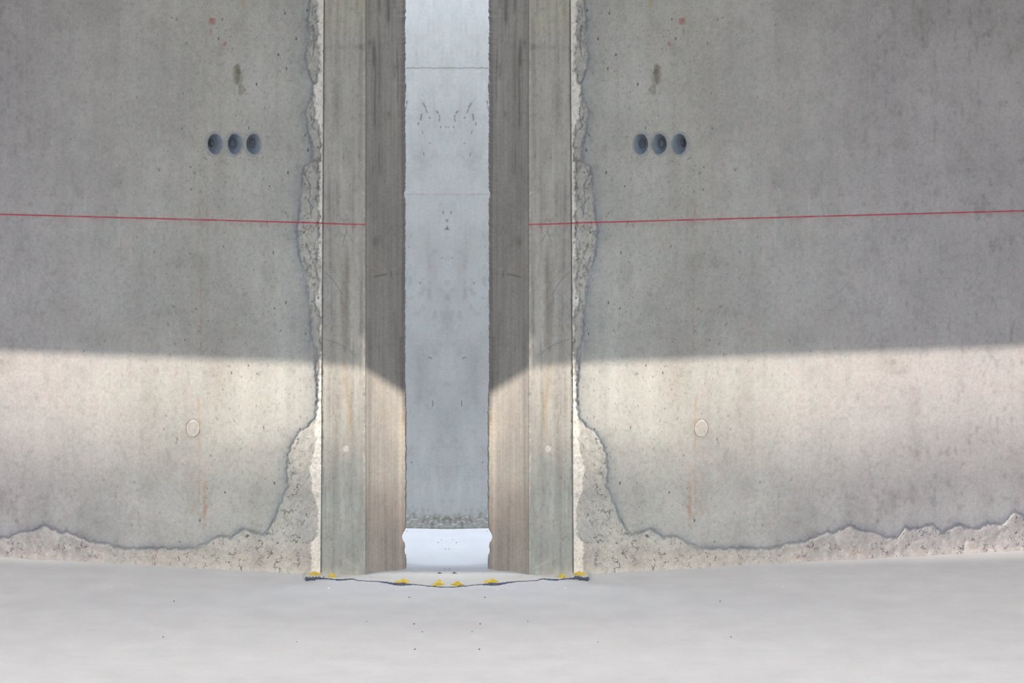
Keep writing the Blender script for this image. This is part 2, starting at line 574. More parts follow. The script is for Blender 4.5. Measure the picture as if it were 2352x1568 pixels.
def paint_wall(AXm, Z):
    D = CD + wall_y(AXm)
    u = AXm * F / D
    y = (CH - Z) * F / D + HOR
    rgb = [np.full_like(u, c) for c in (0.468, 0.468, 0.438)]
    # shading gradient put into the colour: greener beside the joint, mauve grey outwards
    o = sstep(450, 1150, u)
    mul(rgb, (0.955, 0.925, 1.0), o)
    # clouds and vertical formwork bands
    n = fbm(u / 160, y / 200, 3, 5)
    mul(rgb, (1.10, 1.10, 1.10), np.clip(n, 0, 1)); mul(rgb, (0.90, 0.90, 0.91), np.clip(-n, 0, 1))
    n = fbm(u / 26, y / 420, 11, 4)
    mul(rgb, (0.93, 0.92, 0.91), np.clip(n, 0, 1) * (1 - 0.6 * o)); mul(rgb, (1.05, 1.055, 1.05), np.clip(-n, 0, 1) * (1 - 0.6 * o))
    n = fbm(u / 7, y / 9, 23, 4)
    mul(rgb, (0.85, 0.85, 0.85), np.clip(n - 0.15, 0, 1)); mul(rgb, (1.07, 1.07, 1.07), np.clip(-n - 0.15, 0, 1))
    n = fbm(u / 3.5, y / 5, 25, 3)
    mul(rgb, (0.92, 0.92, 0.92), np.clip(n - 0.1, 0, 1))
    # patchy speckle areas
    n = fbm(u / 40, y / 55, 31, 5)
    mul(rgb, (0.86, 0.85, 0.83), sstep(0.25, 0.9, n) * 0.6)
    n = fbm(u / 16, y / 26, 37, 4)
    mul(rgb, (0.80, 0.80, 0.82), sstep(0.4, 0.85, n) * 0.8 * (0.25 + 0.75 * sstep(750, 1150, u)))
    # browner band under the sockets
    mul(rgb, (0.93, 0.91, 0.87), gau(u - 545, 60) * sstep(1150, 500, y) * (0.55 + 0.45 * fbm(u / 20, y / 300, 41, 3)))
    mul(rgb, (1.05, 1.07, 1.08), gau(u - 370, 45) * gau(y - 760, 200))
    nz = fbm(u / 9, y / 12, 51, 4)
    # brown damp patch over the sockets
    def blob(cu, cy, ru, ry, col, s, ns=0.35, sharp=0.18):
        r = np.hypot((u - cu) / ru, (y - cy) / ry) + nz * ns
        mul(rgb, col, s * (1 - sstep(1 - sharp, 1 + sharp, r)))
    for b in ((484, 172, 9, 24), (478, 178, 8, 20), (480, 158, 7, 14), (472, 207, 7, 12)):
        blob(*b, (0.72, 0.70, 0.67), 0.85, 0.22, 0.08)
    for b in ((540, 48, 5, 7), (543, 75, 3, 9), (512, 100, 4, 4)):
        blob(*b, (0.85, 0.45, 0.45), 0.8, 1.1, 0.35)
    blob(468, 5, 4, 16, (1.0, 0.85, 0.6), 0.7, 0.4, 0.5)
    # rust runs
    for cu, y0, y1, wd, s in ((569, 455, 560, 2.2, 0.55), (565, 600, 825, 2.0, 0.4), (552, 450, 530, 1.8, 0.35), (569, 900, 1220, 3.0, 0.4), (556, 1060, 1235, 4.0, 0.45), (585, 1010, 1200, 5.0, 0.18)):
        wob = 2.5 * fbm(y * 0 + 1.3, y / 40, int(cu), 3)
        m = gau(u - cu - wob, wd) * sstep(y0, y0 + 25, y) * sstep(y1, y1 - 25, y) * np.clip(0.6 + fbm(u / 5, y / 18, 61, 3), 0, 1.2)
        mul(rgb, (0.98, 0.74, 0.66), np.clip(m * s * 2.0, 0, 1))
    blob(556, 1168, 5, 28, (0.9, 0.72, 0.60), 0.5, 0.8, 0.5)
    # light and dark vertical scratches
    for cu, y0, y1, s in ((763, 430, 470, 0.35), (752, 470, 575, 0.3), (735, 640, 900, 0.10), (746, 560, 900, 0.08), (830, 430, 520, 0.2)):
        m = gau(u - cu - (y - y0) * 0.02, 1.6) * sstep(y0, y0 + 10, y) * sstep(y1, y1 - 20, y)
        mul(rgb, (1.2, 1.2, 1.2), m * s * 2)
    mul(rgb, (0.8, 0.8, 0.8), gau(u - 965, 1.3) * sstep(260, 200, y) * 0.5)
    mul(rgb, (0.78, 0.79, 0.82), 0.55 * stroke(u, y, [(982, 96), (996, 80), (1020, 60), (1049, 40)], 3.5))
    mul(rgb, (0.8, 0.82, 0.8), 0.5 * stroke(u, y, [(1086, 30), (1090, 70), (1096, 115)], 2.5))
    mul(rgb, (0.86, 0.86, 0.84), 0.6 * gau(u - 1080, 12) * gau(y - 50, 45))
    # short individual marks
    rs = np.random.RandomState(5)
    mk = [(1027 - x, yy, dx, dy, w_, s_) for x, yy, dx, dy, w_, s_ in (
        (396, 702, 4, 3, 2.0, .7), (385, 743, 2, 3, 2.5, .6), (357, 700, -2, 3, 1.4, .6), (440, 713, 3, 4, 2.0, .45), (333, 430, 1, 3, 1.6, .6),
        (190, 453, 0, 2, 1.6, .6), (156, 545, 1, -3, 1.8, .5), (436, 581, 1, 2, 1.8, .6), (499, 580, 2, 1, 1.8, .5), (383, 605, 0, 5, 1.6, .5),
        (136, 798, 2, 2, 1.6, .6), (192, 806, 1, 1, 1.8, .7), (456, 758, 2, 3, 1.8, .6), (391, 812, 1, 6, 1.5, .5), (303, 806, 0, 3, 1.5, .5),
        (666, 143, 2, 2, 2.2, .5), (447, 397, 2, 3, 1.8, .6), (180, 776, 4, 8, 2.2, .3), (518, 418, 1, 1, 2.0, .6), (605, 411, 1, 1, 1.8, .6),
        (468, 361, 8, 6, 1.8, .5), (457, 380, 0, 1, 2.0, .6), (603, 360, 1, 1, 2, .6), (572, 366, 1, 1, 1.8, .7), (599, 516, 2, 5, 1.3, .6),
        (614, 516, 2, 6, 1.2, .6), (345, 500, 2, 0, 1.6, .3), (162, 1137, 0, 5, 1.2, .6), (142, 1124, 1, 4, 1.5, .4), (1027 - 1130, 380, 0, 0, 1, 0))]
    for k in range(70):
        cu = rs.uniform(320, 900); cy = rs.uniform(20, 1180); a = rs.uniform(-0.6, 0.6); L = rs.uniform(0, 5)
        mk.append((cu, cy, L * a, L, rs.uniform(1.1, 1.8), rs.uniform(.25, .6)))
    for k in range(14):
        cu = rs.uniform(900, 1320); cy = rs.uniform(20, 800)
        mk.append((cu, cy, rs.uniform(-3, 3), rs.uniform(0, 4), rs.uniform(2, 4.5), rs.uniform(.15, .35)))
    for cu, cy, dx, dy, w_, s_ in mk:
        js = np.searchsorted(u[0], [cu - 20, cu + 20])
        if js[0] >= js[1]: continue
        sl = (slice(None), slice(js[0], js[1]))
        m = stroke(u[sl], y[sl], [(cu, cy), (cu - dx, cy + dy)], w_) * s_
        for i in range(3): rgb[i][sl] *= 1 - m * 0.62
    # grubby grey-brown patches low on the wall
    for b in ((950, 1160, 42, 34, .55), (1013, 1168, 24, 20, .7), (1052, 1135, 36, 16, .7), (1030, 1150, 18, 14, .5), (1090, 1150, 30, 14, .4), (795, 1205, 16, 14, .4), (655, 1215, 22, 22, .35), (905, 1060, 30, 12, .2)):
        blob(*b[:4], (0.84, 0.82, 0.81), b[4], 0.9, 0.8)
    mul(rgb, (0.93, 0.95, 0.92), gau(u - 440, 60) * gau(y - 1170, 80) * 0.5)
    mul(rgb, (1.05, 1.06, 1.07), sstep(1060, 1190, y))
    # the broken rim: f > 0 inside the rough render, in px
    f = np.maximum(np.interp(y, VY, VU) * 1.0 - u, y - np.interp(u, HU, HY))
    f = -np.minimum(-f, 400)
    f = f + 4.5 * fbm(u / 9, y / 9, 71, 4) * 0.8
    rough = sstep(-1.5, 2.5, f)
    low = sstep(930, 1010, y)
    lv = low * sstep(1215, 1150, y) * sstep(500, 430, u)
    mul(rgb, (0.80, 0.83, 0.87), np.exp(-np.clip(-f, 0, 500) / 27) * (1 - rough) * (0.50 + 0.25 * vn(u / 30, y / 30, 5)))
    mul(rgb, (0.52, 0.545, 0.62), gau(f + 2, 3.6 + 2.2 * low + 6 * lv) * (0.88 - 0.30 * low - 0.30 * lv) * np.clip(0.75 + 0.6 * fbm(u / 45, y / 45, 13, 3), 0.15, 1))  # dark line along the broken rim: groove stain and painted shadow line
    mul(rgb, (0.80, 0.83, 0.88), gau(f + 8, 9.0) * 0.75 * np.clip(0.7 + 0.7 * fbm(u / 30, y / 50, 15, 3), 0.1, 1))
    for pts, wd in (([(722, 252), (730, 262), (735, 285), (731, 300), (735, 320), (737, 335), (734, 350), (738, 375), (735, 400), (733, 420), (731, 450)], 2.0),
                    ([(726, 452), (733, 475), (732, 520), (733, 560), (728, 580), (725, 610), (731, 640)], 2.2), ([(724, 650), (721, 665), (722, 685), (727, 700), (731, 706)], 1.8),
                    ([(712, 265), (720, 275), (716, 292), (727, 300)], 1.6), ([(708, 160), (714, 180), (722, 192)], 1.8), ([(719, 60), (723, 100), (718, 130)], 1.3), ([(700, 400), (712, 425), (710, 470), (716, 500)], 1.5), ([(704, 560), (713, 590), (720, 600)], 1.6),
                    ([(727, 800), (731, 840), (733, 880)], 1.4)):
        wb = 2.0 * fbm(u / 9, y / 9, 17, 3)
        mul(rgb, (0.45, 0.46, 0.52), stroke(u + wb, y, [(1027 - a, b) for a, b in pts], wd) * 0.85)
    # inside: sandy, paler, mottled
    mul(rgb, (1.09, 1.07, 1.05), rough * (0.6 + 0.4 * low))
    n = fbm(u / 12, y / 14, 77, 5)
    mul(rgb, (0.84, 0.84, 0.86), rough * np.clip(n, 0, 1)); mul(rgb, (1.07, 1.05, 1.03), rough * np.clip(-n, 0, 1))
    rid = 1 - np.abs(fbm(u / 14, y / 34, 83, 4))
    up = rough * (1 - low)
    mul(rgb, (0.62, 0.64, 0.70), up * sstep(0.90, 1.0, rid) * 0.9)
    mul(rgb, (1.16, 1.14, 1.08), up * sstep(0.2, 0.7, fbm(u / 8, y / 22, 89, 3)))
    mul(rgb, (1.0, 0.955, 0.93), rough * sstep(1225, 1280, y) * 0.8)
    # cream mortar bead right at the joint
    uj = joint_x(Z) * F / D
    du = u - uj
    ys = [0, 150, 175, 200, 260, 290, 330, 400, 640, 690, 720, 800, 940, 985, 1040, 1060, 1130, 1150, 1230, 1250, 1300, 1400]
    ws = [17, 10, 14, 22, 22, 8, 6, 8, 8, 14, 6, 4, 6, 12, 14, 24, 20, 9, 8, 26, 22, 18]
    wd = np.interp(y, ys, ws) + 5.5 * fbm(u / 10, y / 9, 93, 4)
    cream = sstep(wd + 2.5, wd - 2.5, du)
    spk = 0.75 + 0.25 * np.clip(fbm(u / 4, y / 5, 97, 3) + 0.5, 0, 1)
    mix(rgb, (0.86, 0.835, 0.765), cream * spk)
    mul(rgb, (0.74, 0.72, 0.72), cream * sstep(0.35, 0.6, fbm(u / 4, y / 6, 99, 3)) * 0.7)
    mul(rgb, (0.35, 0.34, 0.33), gau(du, 1.6) * 0.8 * (1 - 0.8 * low))
    mul(rgb, (0.55, 0.55, 0.60), gau(du - wd - 3, 2.2) * (1 - low) * 0.5 * np.clip(0.5 + fbm(u / 20, y / 25, 101, 3), 0, 1))
    # relief, metres towards the camera
    h = rough * (0.0017 * fbm(u / 13, y / 13, 111, 4) - 0.002 * (1 - low) + 0.0015 * low)
    h = h - 0.0028 * gau(f + 1, 3.0) - 0.0035 * up * sstep(0.90, 1.0, rid) + 0.004 * cream * (1 - low * 0.6)
    h = h + 0.014 * np.exp(-np.clip(Z, 0, 9) / 0.014) * np.clip(0.7 + 0.6 * fbm(u / 50, y * 0, 117, 4), 0.1, 1.4)
    # socket hole cut-outs and plug seat
    for cx, cy in SOCKETS:
        r = np.hypot((u - (AX - cx)) / 18.0, (y - cy) / 24.5)
        h = np.where(r < 1, -0.055, h)
    r = np.hypot((u - 583.5) / 15.5, (y - 984) / 20.5)
    h = h - 0.004 * (1 - sstep(0.8, 1.0, r))
    mul(rgb, (0.9, 0.88, 0.85), 0.8 * gau(r - 1.08, 0.18))
    crk = rough * (0.25 + 0.75 * low) * np.clip(0.85 + 0.5 * fbm(u / 60, y / 60, 121, 3), 0, 1)
    crk = crk * (1 - cream * 0.6)
    return rgb, np.clip(crk, 0, 1), h


SOCKETS = [(491, 331), (537, 331), (580, 331)]


def make_wall(sgn, name):
    xs = np.concatenate([np.arange(0, 0.25, 0.0024), np.arange(0.25, 1.40, 0.0032), np.arange(1.402, 2.6, 0.007), np.linspace(2.61, 5.2, 40)])
    zs = np.concatenate([np.linspace(-0.03, 0.36, 140), np.arange(0.3632, 1.68, 0.0032), np.linspace(1.7, WALL_TOP, 12)])
    T, Z = np.meshgrid(xs, zs)
    A = joint_x(Z) + 0.0009 + T
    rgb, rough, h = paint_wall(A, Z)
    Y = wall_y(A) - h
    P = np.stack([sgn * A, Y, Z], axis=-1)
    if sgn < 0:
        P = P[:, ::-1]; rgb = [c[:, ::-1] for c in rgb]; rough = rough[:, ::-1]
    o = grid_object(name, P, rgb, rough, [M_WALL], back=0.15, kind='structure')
    return o


make_wall(-1, 'wall_left')
make_wall(1, 'wall_right')

# ------------------------------------------------------------------ jambs of the gap
XC, YC = 0.2355, -0.028       # front arris
XB, YB = 0.1205, 0.065        # back arris of the splay


def paint_jamb(u, y, rev):
    """u: px from the middle, rev: 0 on the front face, 1 on the splay"""
    px = AX - u
    rgb = [np.full_like(u, c) for c in (0.43, 0.42, 0.388)]
    # front face
    n = fbm(u / 9, y / 230, 203, 5)
    mul(rgb, (0.77, 0.76, 0.75), np.clip(n, 0, 1)); mul(rgb, (1.13, 1.13, 1.12), np.clip(-n, 0, 1))
    n = fbm(u / 7, y / 11, 206, 4)
    mul(rgb, (0.84, 0.84, 0.84), np.clip(n, 0, 1))
    n = fbm(u / 45, y / 90, 205, 4)
    mul(rgb, (0.88, 0.88, 0.88), np.clip(n, 0, 1)); mul(rgb, (1.08, 1.08, 1.07), np.clip(-n, 0, 1))
    mul(rgb, (1.08, 1.07, 0.99), sstep(100, 40, y))
    sm = gau(y - 108 + (px - 790) * 0.03, 7) * (0.35 + 0.65 * sstep(800, 832, px)) * (0.6 + 0.5 * fbm(u / 8, y / 6, 207, 3))
    mul(rgb, (0.62, 0.63, 0.66), np.clip(sm, 0, 1) * 1.0)
    st = px - 796 - 5 * fbm(y * 0, y / 120, 209, 2)
    mul(rgb, (0.74, 0.70, 0.66), gau(st, 7) * sstep(545, 600, y) * sstep(860, 780, y) * 1.0)
    mul(rgb, (0.90, 0.80, 0.66), gau(st - 2, 6) * sstep(800, 880, y) * sstep(1060, 940, y) * 0.9)
    mul(rgb, (1.17, 1.18, 1.18), gau(st - 13, 3.5) * sstep(620, 700, y) * sstep(900, 800, y) * 0.6)
    mul(rgb, (1.14, 1.15, 1.15), gau(px - 783 - (y - 300) * 0.03, 5) * sstep(290, 380, y) * sstep(520, 440, y) * 0.6)
    mul(rgb, (0.94, 0.99, 0.99), sstep(980, 1120, y))
    mul(rgb, (1.12, 1.13, 1.15), gau(px - 787, 5) * sstep(1080, 1150, y) * sstep(1260, 1180, y) * 0.7)
    mul(rgb, (1.2, 1.19, 1.16), gau(y - 1290 + (px - 800) * -0.55, 4) * sstep(785, 800, px) * sstep(830, 815, px) * 0.8)
    mul(rgb, (1.15, 1.12, 1.06), sstep(1290, 1312, y - (px - 745) * 0.2) * 0.7)
    # hairline cracks, drips under the tie hole, pencil marks
    for pts, wd, s in (([(746, 624), (756, 633), (768, 647), (786, 676)], 1.1, .55), ([(747, 780), (760, 783), (778, 790), (800, 802), (823, 823)], 1.0, .55),
                       ([(797, 520), (794, 538), (788, 556)], 1.0, .5), ([(795, 528), (803, 542), (811, 556)], .9, .5), ([(776, 520), (779, 533), (786, 543), (799, 540)], .9, .35),
                       ([(812, 518), (810, 533), (802, 541)], .9, .4), ([(797, 530), (790, 548), (786, 566)], 1.0, .35),
                       ([(764, 935), (769, 955), (776, 985)], 1.5, .25), ([(820, 405), (829, 432), (834, 446)], 1.0, -.4), ([(825, 440), (835, 444)], 1.0, -.4)):
        k = stroke(px, y, pts, wd) * (1 - rev)
        if s > 0: mul(rgb, (0.45, 0.45, 0.46), k * s)
        else: mul(rgb, (1.3, 1.3, 1.28), -k * s)
    pen = [loop(1273.3, 610.6, 4.2, 7.4), [(1286, 603.5), (1281, 607.5), (1285.8, 612.6), (1280.4, 617)], loop(1293.7, 605.5, 2.5, 2.7) + [(1296, 606), (1291, 616)],
           loop(1285, 623, 2.4, 2.8), loop(1294.7, 623, 2.3, 2.8)]
    for pts in pen:
        mul(rgb, (0.68, 0.68, 0.70), stroke(px, y, [(2 * AX - a, b) for a, b in pts], 0.9) * 0.55 * (1 - rev))
    mul(rgb, (0.72, 0.58, 0.62), gau(np.hypot(px - 797, (y - 506) * 1.2), 10) * (0.7 + 0.5 * fbm(u / 4, y / 4, 215, 3)) * 0.9 * (1 - rev))
    # pale chipped arris
    ar = gau(px - 836.8, 1.5) * sstep(0.0, 0.6, fbm(u * 0 + 3, y / 13, 217, 5) + 0.05) * sstep(110, 130, y)
    mul(rgb, (1.4, 1.37, 1.28), ar * 0.75 * (1 - rev))
    mul(rgb, (0.45, 0.45, 0.47), gau(px - (745 - 8 * np.clip(y / 1310, 0, 1)), 2.2) * 0.75)
    # splay: board-marked cement, base colour darkened to stand for its shade
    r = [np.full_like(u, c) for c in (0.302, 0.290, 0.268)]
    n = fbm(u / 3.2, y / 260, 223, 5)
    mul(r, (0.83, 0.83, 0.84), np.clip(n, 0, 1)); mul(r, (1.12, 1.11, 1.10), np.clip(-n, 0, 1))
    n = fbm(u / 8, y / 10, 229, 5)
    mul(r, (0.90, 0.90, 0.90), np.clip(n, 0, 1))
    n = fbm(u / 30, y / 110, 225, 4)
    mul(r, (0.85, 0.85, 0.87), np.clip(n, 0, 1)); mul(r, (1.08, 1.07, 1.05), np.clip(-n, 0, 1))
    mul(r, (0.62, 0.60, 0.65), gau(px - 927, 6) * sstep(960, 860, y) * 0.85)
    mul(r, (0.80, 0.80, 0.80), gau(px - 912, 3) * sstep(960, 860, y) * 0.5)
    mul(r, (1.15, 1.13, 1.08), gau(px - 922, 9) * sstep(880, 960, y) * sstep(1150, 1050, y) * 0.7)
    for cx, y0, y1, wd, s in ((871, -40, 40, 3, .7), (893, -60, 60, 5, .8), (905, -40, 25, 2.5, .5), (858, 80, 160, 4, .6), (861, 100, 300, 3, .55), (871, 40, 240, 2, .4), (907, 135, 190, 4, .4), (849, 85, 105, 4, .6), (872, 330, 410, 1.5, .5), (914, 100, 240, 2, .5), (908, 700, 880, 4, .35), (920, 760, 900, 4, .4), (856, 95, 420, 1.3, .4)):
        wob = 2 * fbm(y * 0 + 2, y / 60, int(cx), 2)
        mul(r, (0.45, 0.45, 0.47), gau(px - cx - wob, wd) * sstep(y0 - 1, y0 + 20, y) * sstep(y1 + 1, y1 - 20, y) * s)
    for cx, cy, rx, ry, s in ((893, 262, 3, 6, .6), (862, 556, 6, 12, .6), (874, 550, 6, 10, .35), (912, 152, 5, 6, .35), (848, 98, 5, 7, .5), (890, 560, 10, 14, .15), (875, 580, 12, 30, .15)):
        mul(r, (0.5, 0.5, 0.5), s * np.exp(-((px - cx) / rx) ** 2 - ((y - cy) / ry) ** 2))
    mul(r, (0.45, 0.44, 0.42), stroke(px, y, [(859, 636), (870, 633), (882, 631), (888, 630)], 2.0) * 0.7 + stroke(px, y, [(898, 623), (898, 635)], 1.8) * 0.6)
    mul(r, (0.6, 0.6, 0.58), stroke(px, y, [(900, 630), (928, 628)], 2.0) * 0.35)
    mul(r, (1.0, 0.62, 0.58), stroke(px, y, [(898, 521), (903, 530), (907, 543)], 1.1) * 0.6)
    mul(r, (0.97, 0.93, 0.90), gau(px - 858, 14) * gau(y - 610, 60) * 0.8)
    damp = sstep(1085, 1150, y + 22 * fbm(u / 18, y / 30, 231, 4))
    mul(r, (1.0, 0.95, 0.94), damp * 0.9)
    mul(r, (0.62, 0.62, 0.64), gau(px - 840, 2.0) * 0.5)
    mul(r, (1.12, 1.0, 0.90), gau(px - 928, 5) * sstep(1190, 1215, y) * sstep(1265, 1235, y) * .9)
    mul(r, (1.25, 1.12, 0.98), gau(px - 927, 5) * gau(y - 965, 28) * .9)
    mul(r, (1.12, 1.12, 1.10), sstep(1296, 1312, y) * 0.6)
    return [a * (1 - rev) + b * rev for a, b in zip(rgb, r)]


def make_jamb(sgn, label):
    zs = np.arange(-0.03, 1.66, 0.0021)
    zs = np.concatenate([zs, [1.72, 1.8, 1.9, 2.0, WALL_TOP]])
    nf, nr = 60, 62
    # profile, from the joint across the front and along the splay, then round the back
    tf = np.linspace(0, 1, nf); tr = np.linspace(0, 1, nr)[1:]
    X = []; Y = []; R = []; T = []
    for z in [0]:
        pass
    Z = zs[:, None]
    xo = joint_x(zs)[:, None]
    yo = K * (xo - XJ)
    Xf = xo + (XC - xo) * tf; Yf = yo + (YC - yo) * tf
    Xr = XC + (XB - XC) * tr + 0 * Z; Yr = YC + (YB - YC) * tr + 0 * Z
    # slightly rounded, chipped front arris
    ch = 0.0010 + 0.0022 * np.clip(fbm(zs * 0 + 4, zs * 60, 301, 4), 0, 1)[:, None]
    Yf = Yf + ch * np.exp(-((1 - tf) / 0.03))
    Yr = Yr + ch * np.exp(-(tr / 0.03))
    # ragged back arris
    py = (CH - zs) * F / 8.065 + HOR
    rag = 0.0011 * fbm(zs * 0 + 9, zs * 45, 303, 5) + 0.0008 * fbm(zs * 0 + 5, zs * 200, 305, 2)
    bite = 0.0100 * gau(py - 1232, 15) + 0.003 * gau(py - 1262, 10) + 0.0035 * gau(py - 445, 6) - 0.002 * sstep(860, 950, py)
    rag = (rag + bite)[:, None]
    Xr = Xr + rag * np.exp(-((1 - tr) / 0.05)) + 0.35 * rag * np.exp(-((1 - tr) / 0.2))
    xb = Xr[:, -1:]
    # small relief of the front: knob of mortar in the tie hole at the chalk line
    u_f = Xf * F / (CD + Yf); y_f = (CH - Z) * F / (CD + Yf) + HOR
    u_r = Xr * F / (CD + Yr); y_r = (CH - Z) * F / (CD + Yr) + HOR
    kn = gau(np.hypot(u_f - 230, (y_f - 506) * 1.1), 9)
    Yf = Yf - 0.004 * kn * (0.8 + 0.4 * fbm(u_f / 4, y_f / 4, 309, 3)) - 0.0004 * fbm(u_f / 12, y_f / 60, 311, 4) * np.clip(1 - np.abs(tf * 2 - 1), 0, .3) / .3
    Yr = Yr - 0.00018 * fbm(u_r / 3, y_r / 200, 313, 4) * np.clip(tr * 8, 0, 1)
    foot = 0.012 * np.exp(-np.clip(Z, 0, 9) / 0.010)
    Yf = Yf - foot * np.clip(0.5 + 0.8 * fbm(u_f / 18, u_f * 0, 315, 3), 0, 1.3)
    # rear return
    Xk = np.concatenate([xb + 0.004, xb + 0.05, xo, xo], axis=1)
    Yk = np.concatenate([YB + 0.012 + 0 * xo, YB + 0.075 + 0 * xo, YB + 0.075 + 0 * xo, YB - 0.0 + 0 * xo], axis=1)
    Xa = np.concatenate([Xf, Xr, Xk], axis=1); Ya = np.concatenate([Yf, Yr, Yk], axis=1)
    Za = Z + 0 * Xa
    u = Xa * F / (CD + Ya); y = (CH - Za) * F / (CD + Ya) + HOR
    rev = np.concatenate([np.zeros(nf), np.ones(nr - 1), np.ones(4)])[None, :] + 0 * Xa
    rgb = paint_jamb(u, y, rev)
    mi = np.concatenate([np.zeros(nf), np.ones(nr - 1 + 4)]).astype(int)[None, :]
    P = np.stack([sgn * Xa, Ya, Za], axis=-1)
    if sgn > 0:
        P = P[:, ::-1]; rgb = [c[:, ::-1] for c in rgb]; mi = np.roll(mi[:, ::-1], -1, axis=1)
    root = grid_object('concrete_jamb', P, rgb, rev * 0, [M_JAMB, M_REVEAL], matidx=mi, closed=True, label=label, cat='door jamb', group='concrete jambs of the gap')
    return root


jl = make_jamb(-1, 'grey concrete jamb with dark splayed inner face on the left side of the tall gap')
jr = make_jamb(1, 'grey concrete jamb with dark splayed inner face on the right side of the tall gap')

# ------------------------------------------------------------------ wall behind the gap
def make_rear():
    xs = np.concatenate([np.linspace(-4, -0.42, 10), np.arange(-0.40, 0.401, 0.0026), np.linspace(0.42, 4, 10)])
    zs = np.concatenate([np.linspace(-0.03, 0.15, 75), np.arange(0.1528, 1.66, 0.0026), np.linspace(1.68, 2.4, 6)])
    X, Z = np.meshgrid(xs, zs)
    A = np.abs(X)
    Yw = 0.555 + 0.11 * np.sqrt(A * A + 0.0006)
    D = CD + Yw
    u = A * F / D; y = (CH - Z) * F / D + HOR
    px = AX - u
    rgb = [np.full_like(u, c) for c in (0.65, 0.665, 0.665)]
    n = fbm(u / 60, y / 90, 403, 5)
    mul(rgb, (0.89, 0.89, 0.87), np.clip(n, 0, 1)); mul(rgb, (1.07, 1.07, 1.08), np.clip(-n, 0, 1))
    n = fbm(u / 14, y / 18, 405, 4)
    mul(rgb, (0.86, 0.86, 0.85), sstep(0.05, 0.7, n) * 0.9 * (0.45 + 0.55 * gau(y - 660, 90)))
    n = fbm(u / 10, y / 90, 407, 4)
    mul(rgb, (0.94, 0.94, 0.94), np.clip(n, 0, 1))
    mul(rgb, (0.88, 0.88, 0.86), gau(u, 38) * gau(y - 290, 100) * 0.7)
    mul(rgb, (0.92, 0.89, 0.84), gau(u - 40, 25) * gau(y - 580, 70) * 0.4)
    mul(rgb, (0.93, 0.92, 0.89), gau(u, 30) * gau(y - 760, 60) * 0.7)
    mul(rgb, (0.84, 0.83, 0.80), sstep(740, 1180, y) * 0.5)  # darkens downwards: falloff of the daylight from above, painted in
    # cast joint
    j = y - 156 - 1.0 * fbm(u / 10, y * 0, 411, 3)
    mul(rgb, (0.42, 0.40, 0.42), gau(j, 1.5) * 0.75)
    mul(rgb, (1.10, 1.0, 0.86), gau(j + 3.5, 2.2) * sstep(0.1, 0.5, fbm(u / 9, y * 0, 413, 4) + 0.35) * 0.9)
    mul(rgb, (0.8, 0.8, 0.82), gau(u - 12, 7) * gau(y - 161, 5) * .4)
    # dark dashes and specks
    for pts, wd in (([(972, 237), (977, 246)], 1.5), ([(978, 250), (981.4, 259)], 1.3), ([(968.2, 262.5), (966.4, 275)], 1.7), ([(961, 282), (961, 286)], 1.6), ([(1003, 256), (1006, 259)], 1.9), ([(1008.6, 265), (1010, 268)], 1.4), ([(1010, 272), (1008.6, 278)], 1.3),
                    ([(985, 270), (988, 271)], 1.3), ([(970, 300), (970.7, 307)], 1.0), ([(987.9, 328.6), (987, 329)], 1.4), ([(973, 350), (974, 357)], 1.1), ([(935, 232), (934, 238)], 1.5), ([(933, 244), (932.5, 250)], 1.3),
                    ([(1011.8, 290), (1011.8, 293)], 1.3), ([(1024.6, 291.8), (1023.6, 291.8)], 1.2), ([(1018, 486), (1018, 490)], 1.6), ([(1024.4, 505), (1027, 505), (1027, 509)], 1.4), ([(1024, 526), (1027, 525)], 2.2), ([(1027, 520), (1027, 525)], 1.6),
                    ([(1015.7, 592), (1015, 592)], 1.3), ([(965, 649), (965, 650)], 1.8), ([(939, 566), (939, 567)], 1.3), ([(984, 820), (992, 823)], 1.2), ([(994, 920), (994, 933)], 1.0), ([(945, 1061), (946, 1062)], 1.4)):
        mul(rgb, (0.25, 0.25, 0.26), stroke(px, y, pts, wd) * 0.85)
    mul(rgb, (0.8, 0.8, 0.8), stroke(px, y, [(975, 1065), (1000, 1071), (1027, 1073)], 1.5) * 0.4)
    # mossy, rough foot
    nn = fbm(u / 7, y / 9, 421, 4)
    edge = y - (1190 - 14 * gau(u - 90, 26) + 10 * gau(u - 55, 14) * 0 + 12 * nn - 6 * gau(u - 45, 10))
    foot = sstep(-4, 6, edge)
    mul(rgb, (0.83, 0.81, 0.76), foot)
    mul(rgb, (0.52, 0.51, 0.44), gau(edge - 2, 8) * np.clip(0.25 + 1.0 * fbm(u / 5, y / 7, 423, 4), 0, 0.8))
    mul(rgb, (0.86, 0.84, 0.80), sstep(-22, 0, edge) * (1 - foot) * 0.6)
    mul(rgb, (0.55, 0.53, 0.48), sstep(1208, 1217, y) * (0.6 + .4 * nn))
    h = foot * 0.0012 * fbm(u / 5, y / 6, 427, 3)
    P = np.stack([X, Yw - h, Z], axis=-1)
    return grid_object('wall_rear', P, rgb, foot * 0.5, [M_REAR], back=0.15, kind='structure')


make_rear()

# ------------------------------------------------------------------ floors and threshold
slab('floor_front', [(-30, -1.7), (30, -1.7), (30, 6.7), (6, 1.35), (0.45, 0.13), (0.45, 0.02), (-0.45, 0.02), (-0.45, 0.13), (-6, 1.35), (-30, 6.7)], -0.2, 0.0, M_FLOOR, kind='structure')
slab('floor_yard', [(-60, -60), (60, -60), (60, -1.7), (-60, -1.7)], -0.2, -0.004, M_YARD, kind='structure')  # unseen ground, made dark to cut the bounce onto the upper wall
slab('floor_rear', [(-0.45, 0.02), (0.45, 0.02), (0.45, 0.13), (5, 1.12), (5, 1.3), (-5, 1.3), (-5, 1.12), (-0.45, 0.13)], -0.2, 0.0, M_FLOORB, kind='structure')

